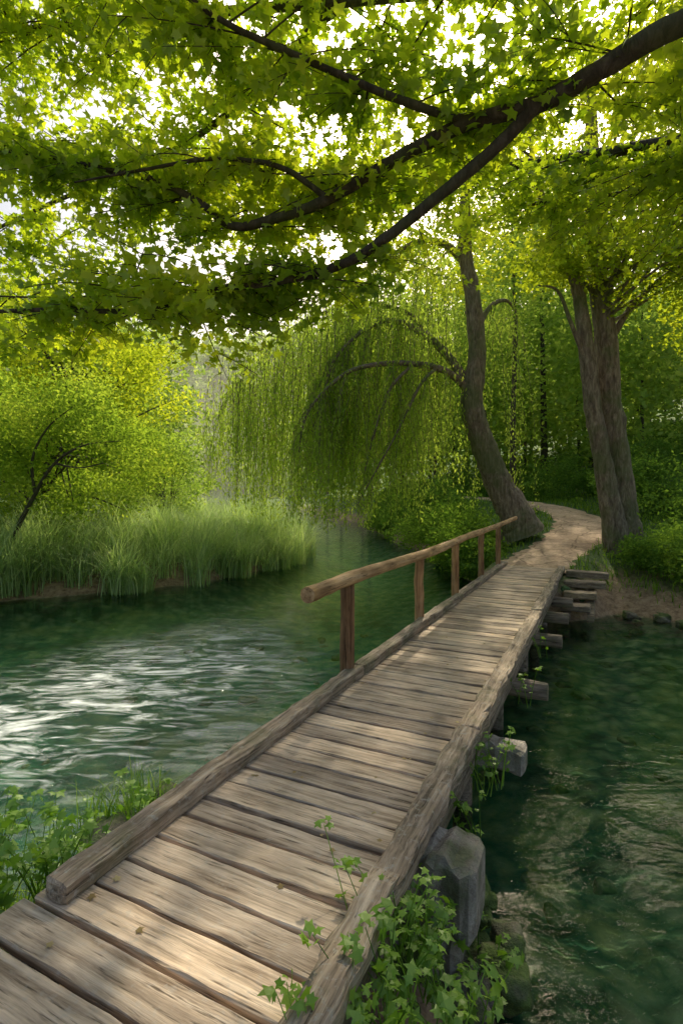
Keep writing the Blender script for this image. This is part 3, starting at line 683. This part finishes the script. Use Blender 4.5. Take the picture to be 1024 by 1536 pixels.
# ------------------------------------------------------------------ foreground herbs
def herb(name,base,nst,hh,ls,lean=(0,0),mat=M_herb):
    e=empty(name,base); tb=Tubes(); P=[];r=[]
    for _ in range(nst):
        a=random.random()*6.28; h_=random.uniform(.55,1.1)*hh; o=random.uniform(.15,.6)*h_
        b0=np.array([random.gauss(0,.04),random.gauss(0,.04),0]); tip=b0+np.array([math.cos(a)*o+lean[0]*h_,math.sin(a)*o+lean[1]*h_,h_])
        q=catmull([b0,b0*.6+tip*.4+np.array([0,0,.12*h_]),tip],4); tb.add(q,np.linspace(.004,.002,len(q)),4)
        rv=random.random()
        for j in range(random.randint(3,5)):
            aa=a+(j-2)*1.1; P.append(tip+np.array([math.cos(aa)*ls*.55,math.sin(aa)*ls*.55,random.gauss(0,.008)])); r.append(rv*.5+random.random()*.4)
        for j in range(2):
            k=q[random.randrange(3,len(q)-2)]; aa=random.random()*6.28; P.append(k+np.array([math.cos(aa)*ls*.5,math.sin(aa)*ls*.5,.0])); r.append(rv*.4+random.random()*.3)
    tb.build('stems',M_herb,e); P=np.array(P); leaves('leaves',P,R.uniform(.6,1.35,len(P))*ls,MAP,r,mat,e,.5)
for s_,t_,z_,nst,hh in ((2.0,.74,-.38,12,.42),(2.35,.9,-.48,14,.44),(2.6,.95,-.52,12,.38),(1.8,.8,-.42,12,.38),(2.9,.95,-.68,9,.32),(3.3,.92,-.78,6,.26),(2.15,.74,-.42,14,.50),(2.4,.78,-.45,14,.50),(2.62,.73,-.45,13,.58),(2.85,.76,-.5,10,.46),(1.95,.95,-.5,14,.36),(2.2,1.0,-.55,12,.3),(3.05,.76,-.6,8,.42),(4.35,.72,-.45,7,.36),(3.8,.72,-.5,6,.42),(6.0,.72,-.45,4,.35),(7.6,.72,-.45,4,.32),(2.75,.72,-.3,8,.32),(4.55,.74,-.5,6,.4)):
    herb('wild_herb_plant',tuple(B2W(s_,t_,z_)),nst,hh,.046,(-.12,0))
for x_,y_,z_,nst,hh,ls in ((-1.3,2.45,-.3,16,.34,.05),(-1.65,2.2,-.3,18,.34,.055),(-1.85,2.85,-.5,14,.40,.055),(-1.2,3.1,-.5,12,.36,.045),(-2.1,2.2,-.38,16,.38,.055),(-1.42,2.55,-.38,18,.40,.05),(-1.55,2.35,-.35,18,.36,.055),(-1.75,2.6,-.45,18,.38,.055),(-1.35,2.85,-.5,12,.34,.045),(-1.95,2.4,-.42,16,.36,.055),(-1.5,2.1,-.35,10,.26,.05)):
    herb('wild_herb_plant',(x_,y_,z_),nst,hh,ls)

# ------------------------------------------------------------------ light
el,az=math.radians(42),math.radians(14)
dirv=Vector((math.sin(az)*math.cos(el),math.cos(az)*math.cos(el),math.sin(el)))
sd=bpy.data.lights.new('sun','SUN'); sd.energy=5; sd.angle=math.radians(1.0); sd.color=(1,.89,.67)
so=bpy.data.objects.new('sun',sd); link(so); so.rotation_euler=dirv.to_track_quat('Z','Y').to_euler()
w=bpy.data.worlds.new('World'); scene.world=w; w.use_nodes=True; nt=w.node_tree; nt.nodes.clear()
sk=N(nt,'ShaderNodeTexSky',sky_type='NISHITA'); sk.sun_disc=False; sk.sun_elevation=el; sk.sun_rotation=az; sk.dust_density=7; sk.air_density=1.5
bg=N(nt,'ShaderNodeBackground'); bg.inputs[1].default_value=.15; L(nt,sk.outputs[0],bg.inputs[0])
wo=N(nt,'ShaderNodeOutputWorld'); L(nt,bg.outputs[0],wo.inputs[0])
# thin morning mist lying in the far valley
m,nt,out=newmat('mist_air')
pv=N(nt,'ShaderNodeVolumeScatter'); pv.inputs['Density'].default_value=.0032; pv.inputs['Anisotropy'].default_value=.35; pv.inputs['Color'].default_value=(1,.97,.88,1)
L(nt,pv.outputs[0],out.inputs['Volume'])
bm=bmesh.new(); bmesh.ops.create_cube(bm,size=1); me=bpy.data.meshes.new('valley_mist'); bm.to_mesh(me); bm.free(); me.materials.append(m)
o=link(bpy.data.objects.new('valley_mist',me)); o.scale=(300,170,24); o.location=(0,115,9)
# ------------------------------------------------------------------ camera
cd=bpy.data.cameras.new('camera'); cd.sensor_fit='VERTICAL'; cd.sensor_height=36; cd.sensor_width=24; cd.lens=18.75; cd.shift_y=-.0215
cd.clip_start=.05; cd.clip_end=2000
co=bpy.data.objects.new('camera',cd); link(co); co.location=(0,0,1.6); co.rotation_euler=(math.radians(90),0,0)
scene.camera=co
